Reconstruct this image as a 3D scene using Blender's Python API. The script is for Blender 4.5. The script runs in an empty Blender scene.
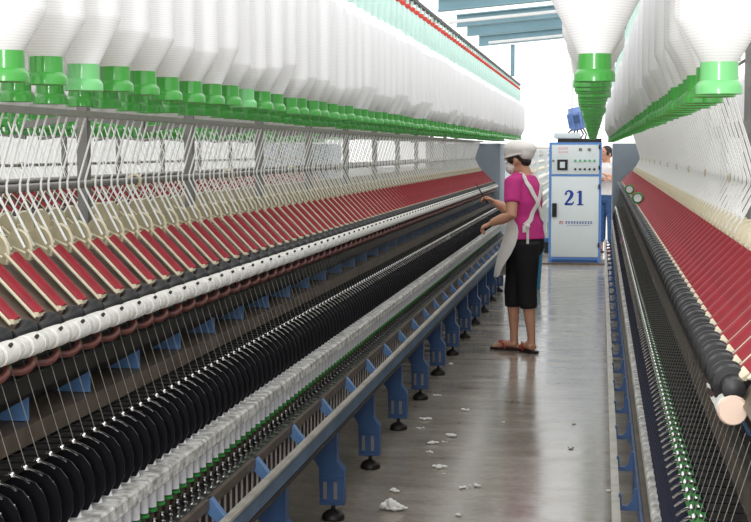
import bpy, bmesh, math, random
from mathutils import Vector, Matrix
random.seed(7)
D = bpy.data
SC = bpy.context.scene
COL = SC.collection
PI = math.pi

# ------------------------------------------------------------------ helpers
class MB:
    """collects shapes and links them as one mesh object; sx=-1 mirrors x"""
    def __init__(self, sx=1):
        self.v = []; self.f = []; self.sx = sx
    def add(self, verts, faces):
        b = len(self.v)
        self.v += [tuple(p) for p in verts]
        self.f += [tuple(b + i for i in q) for q in faces]
        return self
    def box(self, x0, x1, y0, y1, z0, z1):
        return self.add([(x0,y0,z0),(x1,y0,z0),(x1,y1,z0),(x0,y1,z0),(x0,y0,z1),(x1,y0,z1),(x1,y1,z1),(x0,y1,z1)],
                        [(0,3,2,1),(4,5,6,7),(0,1,5,4),(1,2,6,5),(2,3,7,6),(3,0,4,7)])
    def prism(self, poly, y0, y1):
        n = len(poly)
        vs = [(x, y0, z) for x, z in poly] + [(x, y1, z) for x, z in poly]
        fs = [tuple(range(n)), tuple(range(2*n-1, n-1, -1))]
        fs += [(i, i+n, (i+1) % n + n, (i+1) % n) for i in range(n)]
        return self.add(vs, fs)
    def loft(self, rings, cap=True):
        n = len(rings[0]); vs = [p for r in rings for p in r]; fs = []
        for k in range(len(rings)-1):
            a = k*n; b = a+n
            fs += [(a+i, a+(i+1) % n, b+(i+1) % n, b+i) for i in range(n)]
        if cap:
            fs += [tuple(range(n-1, -1, -1)), tuple(range((len(rings)-1)*n, len(rings)*n))]
        return self.add(vs, fs)
    def tube(self, pts, r, n=8, flat=None):
        """tube through pts; r one radius or one per point; flat=(axis, factor) squashes the section along an axis"""
        pts = [Vector(p) for p in pts]
        rs = r if isinstance(r, (list, tuple)) else [r]*len(pts)
        rings = []; prev = None
        for i, p in enumerate(pts):
            t = (pts[min(i+1, len(pts)-1)] - pts[max(i-1, 0)])
            if t.length < 1e-9: t = Vector((0,0,1))
            t.normalize()
            if prev is None:
                ref = Vector((0,0,1)) if abs(t.z) < .9 else Vector((1,0,0))
                u = t.cross(ref).normalized()
            else:
                u = (prev - t*prev.dot(t))
                u = u.normalized() if u.length > 1e-6 else t.orthogonal().normalized()
            prev = u; w = t.cross(u)
            ring = []
            for k in range(n):
                a = 2*PI*k/n
                o = (u*math.cos(a) + w*math.sin(a))*rs[i]
                if flat:
                    ax = Vector(flat[0]); o = o - ax*o.dot(ax)*(1-flat[1])
                ring.append(tuple(p+o))
            rings.append(ring)
        return self.loft(rings)
    def lathe(self, prof, n=20, c=(0,0,0), axis='z'):
        rings = []
        for r, h in prof:
            ring = []
            for k in range(n):
                a = 2*PI*k/n; x = r*math.cos(a); y = r*math.sin(a)
                if axis == 'z': q = (x, y, h)
                elif axis == 'y': q = (x, h, -y)
                else: q = (h, x, y)
                ring.append((q[0]+c[0], q[1]+c[1], q[2]+c[2]))
            rings.append(ring)
        return self.loft(rings)
    def ball(self, c, r, nu=16, nv=10, rot=None):
        r = r if isinstance(r, (list, tuple)) else (r, r, r)
        rings = []
        for j in range(nv+1):
            ph = -PI/2 + PI*(j+.0)/nv
            cr = max(math.cos(ph), .02)
            ring = []
            for k in range(nu):
                a = 2*PI*k/nu
                q = Vector((r[0]*cr*math.cos(a), r[1]*cr*math.sin(a), r[2]*math.sin(ph)))
                if rot: q = rot @ q
                ring.append(tuple(q + Vector(c)))
            rings.append(ring)
        return self.loft(rings)
    def obox(self, a, b, w, d, wdir=(0,1,0)):
        """bar from a to b, w wide along wdir, d thick across"""
        a = Vector(a); b = Vector(b); t = (b-a).normalized(); wd = Vector(wdir)
        wd = (wd - t*wd.dot(t)).normalized(); n = t.cross(wd)
        r = []
        for p in (a, b):
            r.append([tuple(p + wd*w*.5*i + n*d*.5*j) for i, j in ((-1,-1),(1,-1),(1,1),(-1,1))])
        return self.loft(r)
    def merge(self, o, dx=0, dy=0, dz=0):
        b = len(self.v)
        self.v += [(x+dx, y+dy, z+dz) for x, y, z in o.v]
        self.f += [tuple(b+i for i in q) for q in o.f]
        return self
    def mesh(self, name, m, smooth=True, angle=38, bevel=0):
        me = D.meshes.new(name)
        me.from_pydata([(x*self.sx, y, z) for x, y, z in self.v], [], self.f)
        bm = bmesh.new(); bm.from_mesh(me)
        if bevel:
            bmesh.ops.bevel(bm, geom=[e for e in bm.edges if e.is_manifold and e.calc_face_angle(0) > .6], offset=bevel, segments=2, affect='EDGES', profile=.6)
        bmesh.ops.recalc_face_normals(bm, faces=bm.faces)
        bm.to_mesh(me); bm.free()
        me.materials.append(m)
        if smooth:
            for p in me.polygons: p.use_smooth = True
            me.set_sharp_from_angle(angle=math.radians(angle))
        return me
    def build(self, name, m, parent=None, loc=(0,0,0), **k):
        return put(name, self.mesh(name, m, **k), parent, loc)

def put(name, me, parent=None, loc=(0,0,0)):
    o = D.objects.new(name, me); COL.objects.link(o)
    o.location = loc
    if parent is not None: o.parent = parent
    return o
def tag(o, label=None, cat=None, group=None, kind=None):
    if label: o['label'] = label
    if cat: o['category'] = cat
    if group: o['group'] = group
    if kind: o['kind'] = kind
    return o
def empty(name, loc=(0,0,0)):
    o = D.objects.new(name, None); COL.objects.link(o); o.location = loc; o.empty_display_size = .1
    return o
def copy_tree(o, parent=None):
    c = o.copy(); COL.objects.link(c)
    if parent is not None: c.parent = parent
    for ch in list(o.children): copy_tree(ch, c)
    return c
def evaluated(o, mods, name=None):
    """bake modifiers given as (type, settings) into the object's mesh"""
    for ty, st in mods:
        md = o.modifiers.new(ty.lower(), ty)
        for k, v in st.items(): setattr(md, k, v)
    bpy.context.view_layer.update()
    dg = bpy.context.evaluated_depsgraph_get()
    me = D.meshes.new_from_object(o.evaluated_get(dg))
    o.modifiers.clear(); o.data = me
    for p in me.polygons: p.use_smooth = True
    return o

def S(c):
    return tuple(((x/255.0)/12.92 if x/255.0 <= .04045 else ((x/255.0+.055)/1.055)**2.4) for x in c)
def mat(name, rgb, rough=.5, metal=0, spec=.5, var=0, scale=20, bump=0, bscale=60, coat=0, coords='Object', rgb2=None):
    m = D.materials.new(name); m.use_nodes = True
    nt = m.node_tree; b = nt.nodes['Principled BSDF']; L = nt.links
    col = S(rgb)
    b.inputs['Base Color'].default_value = (*col, 1)
    b.inputs['Roughness'].default_value = rough; b.inputs['Metallic'].default_value = metal
    b.inputs['Specular IOR Level'].default_value = spec
    b.inputs['Coat Weight'].default_value = coat
    tc = nt.nodes.new('ShaderNodeTexCoord')
    if var or rgb2:
        nz = nt.nodes.new('ShaderNodeTexNoise'); nz.inputs['Scale'].default_value = scale; nz.inputs['Detail'].default_value = 4
        L.new(tc.outputs[coords], nz.inputs['Vector'])
        rp = nt.nodes.new('ShaderNodeValToRGB')
        lo = S(rgb2) if rgb2 else tuple(max(0, x*(1-var)) for x in col)
        rp.color_ramp.elements[0].position = .35; rp.color_ramp.elements[1].position = .65
        rp.color_ramp.elements[0].color = (*lo, 1); rp.color_ramp.elements[1].color = (*col, 1)
        L.new(nz.outputs['Fac'], rp.inputs['Fac']); L.new(rp.outputs['Color'], b.inputs['Base Color'])
    if bump:
        n2 = nt.nodes.new('ShaderNodeTexNoise'); n2.inputs['Scale'].default_value = bscale
        L.new(tc.outputs[coords], n2.inputs['Vector'])
        bp = nt.nodes.new('ShaderNodeBump'); bp.inputs['Strength'].default_value = bump; bp.inputs['Distance'].default_value = .01
        L.new(n2.outputs['Fac'], bp.inputs['Height']); L.new(bp.outputs['Normal'], b.inputs['Normal'])
    return m

# ------------------------------------------------------------------ materials
M = {}
M['blue']    = mat('blue_enamel', (50, 86, 134), .45, var=.25, scale=9)
M['lblue']   = mat('light_blue_enamel', (84, 122, 168), .45, var=.2, scale=9)
M['paleblue'] = mat('pale_blue_web', (92, 116, 142), .5, var=.3, scale=8)
M['steel']   = mat('brushed_steel', (186, 182, 172), .45, metal=.25, var=.25, scale=14)
M['chrome']  = mat('chrome', (225, 225, 225), .12, metal=1)
M['greypipe']= mat('grey_pipe', (132, 128, 122), .4, metal=.3, var=.2)
M['railgrey'] = mat('light_grey_rail', (168, 166, 160), .5, metal=.1, var=.1)
M['post']    = mat('grey_post', (128, 126, 122), .5, metal=.2, var=.2)
M['panel']   = mat('grey_blue_panel', (140, 152, 164), .5, var=.12, scale=4)
M['dark']    = mat('dark_iron', (40, 37, 34), .5, metal=.2, var=.4, scale=18)
M['darkbrown'] = mat('oiled_brown_steel', (104, 92, 80), .5, metal=.2, var=.35, scale=12)
M['cradle']  = mat('drafting_bed', (118, 106, 90), .6, var=.3, scale=25)
M['red']     = mat('red_cover', (150, 25, 40), .5, var=.2, scale=30, spec=.4)
M['cream']   = mat('cream_plastic', (228, 218, 190), .5, var=.15, scale=30)
M['beige']   = mat('beige_shield', (182, 172, 142), .55, var=.28, scale=16)
M['black']   = mat('black_rubber', (20, 20, 23), .45, var=.2)
M['plate']   = mat('black_separator', (16, 16, 21), .4, var=.3, scale=12, spec=.25)
M['plate2']  = mat('navy_separator', (36, 38, 58), .45, var=.3, scale=12, spec=.3)
M['white']   = mat('white_roller_cloth', (232, 230, 224), .8, var=.10, scale=40, bump=.25, bscale=150)
M['tubew']   = mat('white_tube', (236, 236, 240), .4)
M['lintrail']= mat('lint_covered_rail', (214, 213, 208), .85, rgb2=(140, 138, 134), scale=34, bump=.6, bscale=70)
M['flute']   = mat('brown_flute', (112, 62, 54), .45, var=.3)
M['dotgreen']= mat('green_bead', (38, 150, 84), .35)
M['green']   = mat('green_plastic', (60, 158, 56), .28, coat=.4, var=.06, scale=5)
M['greendk'] = mat('green_plastic_deep', (24, 120, 36), .35)
M['palegreen'] = mat('pale_green_plastic', (112, 196, 120), .28, coat=.4)
M['lappet']  = mat('green_lappet', (52, 150, 62), .45, var=.3, scale=20)
M['cyan']    = mat('pale_hanger', (206, 238, 228), .35)
M['hred']    = mat('red_hanger_ring', (226, 74, 62), .5)
M['strand']  = mat('roving_white', (246, 246, 244), .8)
M['yarn']    = mat('fine_yarn', (128, 126, 120), .8)
M['brass']   = mat('brass_bit', (190, 170, 128), .35, metal=.6)
M['tape']    = mat('drive_tape', (206, 196, 190), .7, var=.2, scale=60)
M['tapedk']  = mat('tape_backing', (58, 44, 42), .7, var=.3)
M['skin']    = mat('skin', (204, 150, 122), .5, var=.08, scale=12)
M['shirt']   = mat('magenta_jersey', (208, 54, 138), .8, var=.14, scale=9, bump=.3, bscale=18)
M['pants']   = mat('black_cotton', (17, 16, 18), .85, var=.4, scale=8, bump=.3, bscale=16)
M['apron']   = mat('white_apron_cloth', (236, 232, 226), .85, var=.06, scale=8, bump=.25, bscale=20)
M['hair']    = mat('dark_hair', (34, 26, 24), .5, var=.4, scale=80)
M['sandal']  = mat('dark_sandal', (44, 30, 28), .6)
M['strapred']= mat('red_sandal_strap', (170, 36, 48), .45)
M['cab']     = mat('cabinet_grey_white', (212, 220, 220), .4, var=.05, scale=3)
M['cabblue'] = mat('cabinet_blue_frame', (92, 140, 206), .4, var=.1)
M['ink']     = mat('blue_ink', (28, 58, 150), .5)
M['inkred']  = mat('red_ink', (190, 60, 70), .5)
M['inkpale'] = mat('pale_pink_ink', (222, 178, 184), .5)
M['screen']  = mat('meter_glass', (196, 206, 208), .2)
M['btngreen']= mat('green_button', (88, 170, 120), .4)
M['motor']   = mat('blue_motor', (120, 150, 208), .4, var=.2)
M['beam']    = mat('teal_beam', (126, 162, 174), .6, var=.12, scale=1.5)
M['wallwhite'] = mat('white_wall', (236, 238, 238), .8, var=.04, scale=2)
M['lint']    = mat('white_lint', (232, 230, 224), .95, bump=.5, bscale=90)
M['bin']     = mat('cyan_bin', (62, 152, 196), .45)
M['sack']    = mat('white_sack', (228, 228, 226), .85, bump=.4, bscale=12)
M['jeans']   = mat('blue_work_trousers', (58, 92, 140), .85, var=.2)
M['tshirt2'] = mat('white_tee', (228, 226, 226), .85, var=.1)

# roving: white wraps with fine horizontal winding lines
m = D.materials.new('roving_package'); m.use_nodes = True; nt = m.node_tree; b = nt.nodes['Principled BSDF']
tc = nt.nodes.new('ShaderNodeTexCoord'); wv = nt.nodes.new('ShaderNodeTexWave'); wv.bands_direction = 'Z'
wv.inputs['Scale'].default_value = 70; wv.inputs['Distortion'].default_value = 1.5; wv.inputs['Detail'].default_value = 2
nt.links.new(tc.outputs['Object'], wv.inputs['Vector'])
rp = nt.nodes.new('ShaderNodeValToRGB'); rp.color_ramp.elements[0].color = (*S((236,235,236)),1); rp.color_ramp.elements[1].color = (*S((249,249,250)),1)
nt.links.new(wv.outputs['Fac'], rp.inputs['Fac']); nt.links.new(rp.outputs['Color'], b.inputs['Base Color'])
bp = nt.nodes.new('ShaderNodeBump'); bp.inputs['Strength'].default_value = .05; bp.inputs['Distance'].default_value = .002
nt.links.new(wv.outputs['Fac'], bp.inputs['Height']); nt.links.new(bp.outputs['Normal'], b.inputs['Normal'])
b.inputs['Roughness'].default_value = .85; b.inputs['Specular IOR Level'].default_value = .2
M['roving'] = m

# floor: polished grey concrete, streaked along the aisle
m = D.materials.new('polished_concrete'); m.use_nodes = True; nt = m.node_tree; b = nt.nodes['Principled BSDF']
tc = nt.nodes.new('ShaderNodeTexCoord')
mp = nt.nodes.new('ShaderNodeMapping'); mp.inputs['Scale'].default_value = (1.6, 6, 1); nt.links.new(tc.outputs['Object'], mp.inputs['Vector'])
n1 = nt.nodes.new('ShaderNodeTexNoise'); n1.inputs['Scale'].default_value = 1.0; n1.inputs['Detail'].default_value = 8; n1.inputs['Roughness'].default_value = .65
nt.links.new(mp.outputs['Vector'], n1.inputs['Vector'])
n2 = nt.nodes.new('ShaderNodeTexNoise'); n2.inputs['Scale'].default_value = 26; n2.inputs['Detail'].default_value = 5
nt.links.new(tc.outputs['Object'], n2.inputs['Vector'])
mx = nt.nodes.new('ShaderNodeMix'); mx.data_type = 'FLOAT'; mx.inputs[0].default_value = .35
nt.links.new(n1.outputs['Fac'], mx.inputs[2]); nt.links.new(n2.outputs['Fac'], mx.inputs[3])
rp = nt.nodes.new('ShaderNodeValToRGB'); rp.color_ramp.elements[0].position = .3; rp.color_ramp.elements[1].position = .7
rp.color_ramp.elements[0].color = (*S((126,118,106)),1); rp.color_ramp.elements[1].color = (*S((164,157,145)),1)
nt.links.new(mx.outputs[0], rp.inputs['Fac']); nt.links.new(rp.outputs['Color'], b.inputs['Base Color'])
mr = nt.nodes.new('ShaderNodeMapRange'); mr.inputs[1].default_value = .3; mr.inputs[2].default_value = .7; mr.inputs[3].default_value = .09; mr.inputs[4].default_value = .26
nt.links.new(n1.outputs['Fac'], mr.inputs[0]); nt.links.new(mr.outputs[0], b.inputs['Roughness'])
b.inputs['Specular IOR Level'].default_value = .5
bp = nt.nodes.new('ShaderNodeBump'); bp.inputs['Strength'].default_value = .05; bp.inputs['Distance'].default_value = .02
nt.links.new(n1.outputs['Fac'], bp.inputs['Height']); nt.links.new(bp.outputs['Normal'], b.inputs['Normal'])
M['floor'] = m

# ------------------------------------------------------------------ room
def struct(name, mb, m, **k):
    return tag(mb.build(name, m, smooth=False, **k), kind='structure')
struct('floor', MB().box(-9, 7, -3, 52, -.1, 0), M['floor'])
struct('wall_left', MB().box(-9.2, -9, -3, 52, 0, 4.2), M['wallwhite'])
struct('wall_right', MB().box(7, 7.2, -3, 52, 0, 4.2), M['wallwhite'])
mb = MB().box(-9, 7, 50, 50.25, 0, .9)
struct('wall_back', mb, M['wallwhite'])
mb = MB()
for x in [-9 + 4*i for i in range(5)]: mb.box(x-.03, x+.03, 50.02, 50.14, .9, 5.0)
mb.box(-9, 7, 50.04, 50.1, 2.98, 3.02)
struct('window_1', mb, M['wallwhite'])
# roof beams: sloping up to the right, white purlins and strip lights between them
ZR = lambda x: 4.80 + .085*(x+2.5)
for i, y in enumerate((33.7, 38.0, 41.0, 45.0)):
    mb = MB()
    for dz0, dz1, w in ((-.02, .02, .12), (.02, .27, .03), (.27, .30, .12)):
        mb.loft([[(x, y-w, ZR(x)+dz0), (x, y+w, ZR(x)+dz0), (x, y+w, ZR(x)+dz1), (x, y-w, ZR(x)+dz1)] for x in (-3.75, 7)])
    struct('trim_%d' % (i+1), mb, M['beam'])
for i, (y, x0) in enumerate(((35.6, -3.7), (43, -3.3))):
    t = MB().obox((x0, y, ZR(x0)-.1), (3.5, y, ZR(3.5)-.1), .2, .07).build('ceiling_light', M['wallwhite'])
    tag(t, ['white strip fitting under the roof between the first two beams', 'white strip fitting under the roof just before the last beam'][i], 'light', 'strip fittings under the roof')
mb = MB().box(-2.78, -2.66, 45, 45.1, 3.75, 4.72)  # upper piece of a column; lower part left out where glare hides it
tag(mb.build('column_piece', M['beam'], smooth=False), 'short pale blue column piece below the roof beams, lower part left out', 'conduit')

# ------------------------------------------------------------------ spinning frame
P = .0665          # spindle pitch
def frange(a, b, st):
    out = []; x = a
    while x < b: out.append(x); x += st
    return out
def row(root, y0, name, mb, m, ys, sub=(), limit=100, **k):
    """parts at ys; the nearest `limit` individually, the rest as one stuff part"""
    me = mb.mesh(name, m, **k)
    sm = [(n_, b_.mesh(n_, m_, **k)) for n_, b_, m_ in sub]
    for y in ys[:limit]:
        o = put(name, me, root, (0, y-y0, 0))
        for n_, e in sm: put(n_, e, o)
    if len(ys) > limit:
        plural = name + ('es' if name.endswith('s') else 's')
        big = MB(mb.sx)
        for y in ys[limit:]: big.merge(mb, dy=y-y0)
        o = tag(big.build(plural, m, root, **k), kind='stuff')
        for n_, b_, m_ in sub:
            g = MB(mb.sx)
            for y in ys[limit:]: g.merge(b_, dy=y-y0)
            tag(g.build(n_ + 's', m_, o, **k), kind='stuff')

ARM = .133
def frame(c, sx, y0, y1, label, ph, full=True, right=False, both=True):
    root = empty('spinning_frame', (c, y0, 0))
    tag(root, label, 'spinning machine', 'ring spinning machines')
    Ln = y1 - y0
    B = lambda: MB(sx)
    arms = frange(ph['arm'], y1-.1, ARM)
    # drafting bed under the arms
    B().prism([(.30,1.105),(.36,1.105),(.345,1.128),(.225,1.242),(.17,1.25),(.17,1.21)], 0, Ln).build('drafting_bed', M['cradle'], root, smooth=False)
    # arm: cream side rod and end block, red cover, black roller
    u = Vector((.335-.235, 0, 1.155-1.262)).normalized(); nrm = Vector((-u.z, 0, u.x)) * -1
    if nrm.z < 0: nrm = -nrm
    a0 = Vector((.232, 0, 1.262)); a1 = Vector((.346, 0, 1.146))
    ro = -.04 if right else -.021
    fr = B().tube([a0 + Vector((0,ro,0)) - u*.01, a1 + Vector((0,ro,0)) + u*.004], .0036, 6)
    fr.tube([a0 + Vector((0,.034,0)), a1 + Vector((0,.034,0))], .0022, 6)
    fr.obox(a1 + Vector((0,-.012,.002)), a1 + Vector((0,.016,.002)) , .010, .010, (1,0,0))
    if right:
        fr.tube([a1 + Vector((0,-.01,.004)), a1 + Vector((.012,-.012,.0)) + u*.03], [.012,.009], 8)
    rings = []
    for p in (a0, a0.lerp(a1,.5), a1):
        rings.append([tuple(p + Vector((0, (.021 if right else .0155)*math.cos(t) + .004, 0)) + nrm*(.020*math.sin(t)**.8 - .004)) for t in [PI*k/8 for k in range(9)]])
    cov = B().loft(rings)
    blk = B()
    if right: blk.lathe([(.006,-.064),(.018,-.06),(.019,-.02),(.030,-.014),(.033,-.002),(.030,.01),(.02,.014),(.019,.05),(.03,.056),(.03,.064),(.006,.066)], 18, (.372,0,1.128), 'y')
    else: blk.lathe([(.006,-.050),(.009,-.048),(.010,-.012),(.013,.0),(.018,.012),(.024,.020),(.025,.027),(.021,.032),(.007,.033)], 18, (.364,0,1.126), 'y')
    row(root, y0, 'drafting_arm', fr, M['cream'], arms, [('arm_cover', cov, M['red']), ('top_roller', blk, M['black'])])
    # beige shields standing at the head of each arm
    lens = [(.19+.034*math.cos(t)*(1.0 if math.cos(t) > 0 else .8), 1.268+.046*math.sin(t)) for t in [2*PI*k/18 for k in range(18)]]
    sh = B().prism([(x, z) for x, z in lens], -.003, .003)
    sh.prism([(.14,1.225),(.20,1.225),(.20,1.255),(.14,1.255)], -.05, .05)
    rim = B().tube([(x+.001, .0, z) for x, z in lens[-5:] + lens[:6]], .0042, 6)
    for k in (-.035, .03):
        rim.tube([(.165,k,1.25),(.195,k,1.276),(.225,k,1.262)], .003, 6)
    row(root, y0, 'yarn_shield', sh, M['cream'] if right else M['beige'], arms, [('shield_rim', rim, M['cream'])])
    if both:
        s2 = MB(-sx).merge(sh); r2 = MB(-sx).merge(rim)
        big = MB(-sx); bigr = MB(-sx)
        for y in arms: big.merge(s2, dy=y-y0+.05); bigr.merge(r2, dy=y-y0+.05)
        o = tag(big.build('rear_yarn_shields', M['beige'], root), kind='stuff'); tag(bigr.build('rear_shield_rims', M['cream'], o), kind='stuff')
        MB(-sx).prism([(.30,1.105),(.36,1.105),(.345,1.128),(.225,1.242),(.17,1.25),(.17,1.21)], 0, Ln).build('rear_drafting_bed', M['cradle'], root, smooth=False)
        MB(-sx).tube([(.14,0,1.407),(.14,Ln,1.407)], .010, 10).build('guide_pipe', M['greypipe'], root)
    # clearer roller
    cl = B().lathe([(.006,-.064),(.0205,-.0635),(.0225,-.058),(.0235,-.058),(.0235,-.005),(.0185,-.003),(.0185,.003),(.0232,.005),(.0222,.03),(.0205,.032),(.0222,.034),(.0222,.058),(.0205,.0645),(.006,.065)], 18, (.39 if not right else .374,0,1.103 if not right else 1.097), 'y')
    hk = B().tube([(.402,-.031,1.114),(.411,-.033,1.124),(.413,-.04,1.124)], [.0045,.004,.003], 6)
    br = B().tube([(.358,.022,1.135),(.376,.022,1.112)], .006, 8)
    yc = [y for y in arms if not right or 2.28 < y < 2.6]
    row(root, y0, 'clearer_roller', cl, M['white'], yc, [('roller_hook', hk, M['tapedk']), ('roller_pin', br, M['brass'])])
    if right:
        B().lathe([(.004,-.008),(.021,-.008),(.024,0),(.02,.004)], 18, (.374, yc[0]-y0-.066, 1.097), 'y').build('roller_end', mat('pink_roller_end', (222,196,178), .6), root)
    # guide pipe with clamps, posts, creel rails
    B().tube([(.14,0,1.407),(.14,Ln,1.407)], .0105, 10).build('guide_pipe', M['greypipe'], root)
    cr = .024 if right else .019
    ring = B().tube([(.14+cr*math.cos(t), 0, 1.407+cr*math.sin(t)) for t in [2*PI*k/14 for k in range(15)]], .005, 6)
    ring.tube([(.125,0,1.40),(.06,0,1.40),(.0,0,1.41)], .006, 6)
    row(root, y0, 'pipe_clamp', ring, M['cream'], frange(ph['post']+.05, y1, 1.14))
    po = B().box(-.016,.016,-.016,.016,.9,2.27).obox((0,0,1.60),(.19,0,1.575),.02,.02).obox((0,0,1.60),(-.19,0,1.575),.02,.02).obox((-.585,0,2.27),(.585,0,2.27),.03,.026)
    row(root, y0, 'creel_post', po, M['post'], frange(ph['post'], y1, 1.14), smooth=False)
    for s in (.235,):
        if not right: B().box(min(s, s-.04*(1 if s > 0 else -1)), max(s, s-.04*(1 if s > 0 else -1)) + .0, 0, Ln, 1.585, 1.60).build('creel_rail', M['railgrey'], root, smooth=False)
    for s in (.60, .40, -.40, -.60):
        B().box(s-.012, s+.012, 0, Ln + (.0 if right else .6), 2.24, 2.256).build('creel_top_rail', M['dark'], root, smooth=False)
    # headstock cabinet at the far end
    hd = B().box(-.42,.455 if right else .42, Ln, Ln+.9, .05, 1.575)
    hd.build('headstock', M['panel'], root, bevel=.01)
    if not full: return root, arms
    # suction flutes under the front roller
    fl = B().tube([(.35,-.05,1.052),(.365,-.044,1.049),(.376,-.034,1.049),(.384,-.02,1.053),(.386,-.004,1.060),(.382,.01,1.068),(.37,.018,1.074),(.352,.022,1.076)], [.0085]*8, 8)
    dt = B().ball((.376,.035,1.066), .006, 8, 6)
    if not right: row(root, y0, 'suction_tube', fl, M['flute'], arms, [('tube_bead', dt, M['dotgreen'])])
    B().tube([(.33,0,1.07),(.33,Ln,1.07)], .018, 10).build('bottom_roller', M['dark'], root)
    B().box(.33,.345, 0, Ln, .985, 1.02).build('cross_rail', M['dark'], root, smooth=False)
    # machine body below: back panel, ledge beam, gussets
    B().box(.17,.205, 0, Ln, .62, 1.12).build('back_panel', M['darkbrown'] if right else M['dark'], root, smooth=False)
    B().box(-.26,-.24, 0, Ln, .0, 1.1).build('rear_light_blocker', M['dark'], root, smooth=False)  # added panel, blocks light from behind so the floor underneath stays dark
    B().prism([(.205,.905),(.32,.905),(.32,.862),(.205,.862)], 0, Ln).build('ledge_beam', M['darkbrown'], root, smooth=False)
    gs = B().prism([(.212,.907),(.302,.907),(.302,.958)], -.006, .006)
    kn = B().lathe([(.004,0),(.014,.001),(.014,.03),(.004,.031)], 10, (.25,.1,.925), 'y')
    row(root, y0, 'gusset', gs, M['lblue'], frange(ph['gus'], y1, .39), smooth=False)
    # thread guide board, guides
    B().box(.32,.385, 0, Ln, .848, .856).build('thread_board', M['dark'], root, smooth=False)
    sp = frange(ph['sp'], y1-.1, P)
    if right: B().box(.392,.420, 0, Ln, .853, .862).build('lappet_strip', M['lappet'], root, smooth=False)
    row(root, y0, 'guide_arm', B().tube([(.325,.014,.861),(.40,.004,.866)], .003, 6), M['black'], sp)
    tg = B().tube([(.40,.004,.867),(.41,.0,.869),(.417,-.007,.868),(.423,.0,.869),(.432,.014,.860),(.440,.026,.85)], .0026, 6)
    tg.ball((.415,-.002,.871), .0062, 8, 6); tg.ball((.402,.02,.867), .0045, 6, 5)
    row(root, y0, 'thread_guide', tg, M['chrome'], sp)
    # black separator plates
    pl = [(.36,.72),(.446,.72),(.463,.752),(.462,.79),(.452,.82),(.436,.84),(.415,.85),(.36,.852)]
    if right: pl = [(.33,.72),(.443,.722),(.450,.74),(.448,.78),(.438,.815),(.424,.835),(.40,.846),(.33,.846)]
    row(root, y0, 'separator_plate', B().prism(pl, -.0022, .0022), M['plate2' if right else 'plate'], sp, smooth=False)
    B().box(.36,.372, 0, Ln, .70, .848).build('separator_bar', M['dark'], root, smooth=False)
    # ring rail
    e = -.02 if right else 0
    rr = B().prism([(.36,.712),(.476+e,.712),(.482+e,.706),(.482+e,.678),(.476+e,.672),(.36,.672)], 0, Ln)
    rr.build('ring_rail', M['lintrail'], root, smooth=False)
    # spindle rail with bolsters, chrome nuts
    fr_ = .445 if right else .49
    B().box(.33,fr_, 0, Ln, .54, .556).build('spindle_rail', M['dark'], root, smooth=False)
    bo = B().lathe([(.004,.556),(.013,.557),(.013,.572),(.008,.574),(.008,.591),(.004,.592)], 10, (.430,0,0))
    wh = B().lathe([(.006,.593),(.0160,.594),(.0160,.601),(.006,.602)], 12, (.430,0,0))
    row(root, y0, 'bolster', bo, M['darkbrown'], [y+P/2 for y in sp], [('wharve', wh, M['lappet'])])
    nu = B().lathe([(.002,.556),(.007,.557),(.007,.570),(.002,.571)], 8, (fr_-.03,.0,0)).lathe([(.002,.556),(.006,.557),(.006,.584),(.002,.585)], 8, (fr_-.042,.033,0))
    nu.obox((fr_-.018,.012,.559),(fr_-.002,.012,.559), .022, .005)
    row(root, y0, 'chrome_nut', nu, M['chrome'], [y+P/2 for y in sp])
    B().box(fr_,fr_+.015, 0, Ln, .532, .560).build('front_rail', M['darkbrown'], root, smooth=False)
    # drive tapes behind the front rail
    B().box(.38,fr_-.012, 0, Ln, .36, .54).build('tape_backing', M['tapedk'], root, smooth=False)
    row(root, y0, 'drive_tape', B().box(fr_-.011,fr_-.008,-.008,.008,.38,.54), M['tape'], [y+P/2 for y in sp], smooth=False)
    # foot rail: light channel with blue web and struts
    (B().box(.516,.540, 0, Ln, .478, .49) if right else B().box(.546,.57, 0, Ln, .504, .514).box(.562,.566,0,Ln,.514,.518)).build('foot_rail', M['steel'], root, smooth=False)
    if not right:
        B().box(.54,.562, 0, Ln, .448, .504).build('foot_rail_web', M['paleblue'], root, smooth=False)
        B().box(.53,.566, 0, Ln, .432, .444).build('foot_rail_base', M['dark'], root, smooth=False)
    else:
        B().box(.459,.466, 0, Ln, .45, .52).build('side_web', M['blue'], root, smooth=False)
    if right:
        st = B().prism([(.464,.452),(.512,.452),(.519,.458),(.519,.50),(.511,.50),(.509,.465),(.492,.465),(.48,.478),(.474,.515),(.464,.515)], -.009, .009)
    else:
        st = B().prism([(.493,.56),(.507,.56),(.545,.512),(.545,.485),(.535,.485),(.493,.525)], -.016, .016)
    row(root, y0, 'strut', st, M['lblue' if not right else 'blue'], frange(ph['strut'], y1, .532), smooth=False)
    # legs with levelling feet
    lg = B().prism([(.415,.066),(.514,.066),(.514,.205),(.485,.245),(.485,.43),(.27,.43),(.27,.27),(.36,.265),(.395,.245),(.412,.215)], -.03, .03)
    if right: lg = B().prism([(.30,.066),(.40,.066),(.40,.205),(.455,.26),(.455,.43),(.27,.43),(.27,.27)], -.03, .03)
    if not right:
        lg.v = [(x+.012, y, z) for x, y, z in lg.v]
    ox = .012 if not right else -.115
    lp = B()
    for s in (.437, .480): lp.box(s-.007+ox, s+.007+ox, -.033, -.029, .09, .16)
    lf = B()
    for a in ((.415,.514,.066,.072),(.415,.514,.172,.178),(.415,.421,.066,.178),(.508,.514,.066,.178)): lf.box(a[0]+ox, a[1]+ox, -.035, -.03, a[2], a[3])
    ft = B().lathe([(.004,0),(.046,.001),(.048,.008),(.044,.022),(.028,.036),(.012,.042),(.009,.045),(.009,.07)], 20, (.465+ox,0,0))
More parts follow.
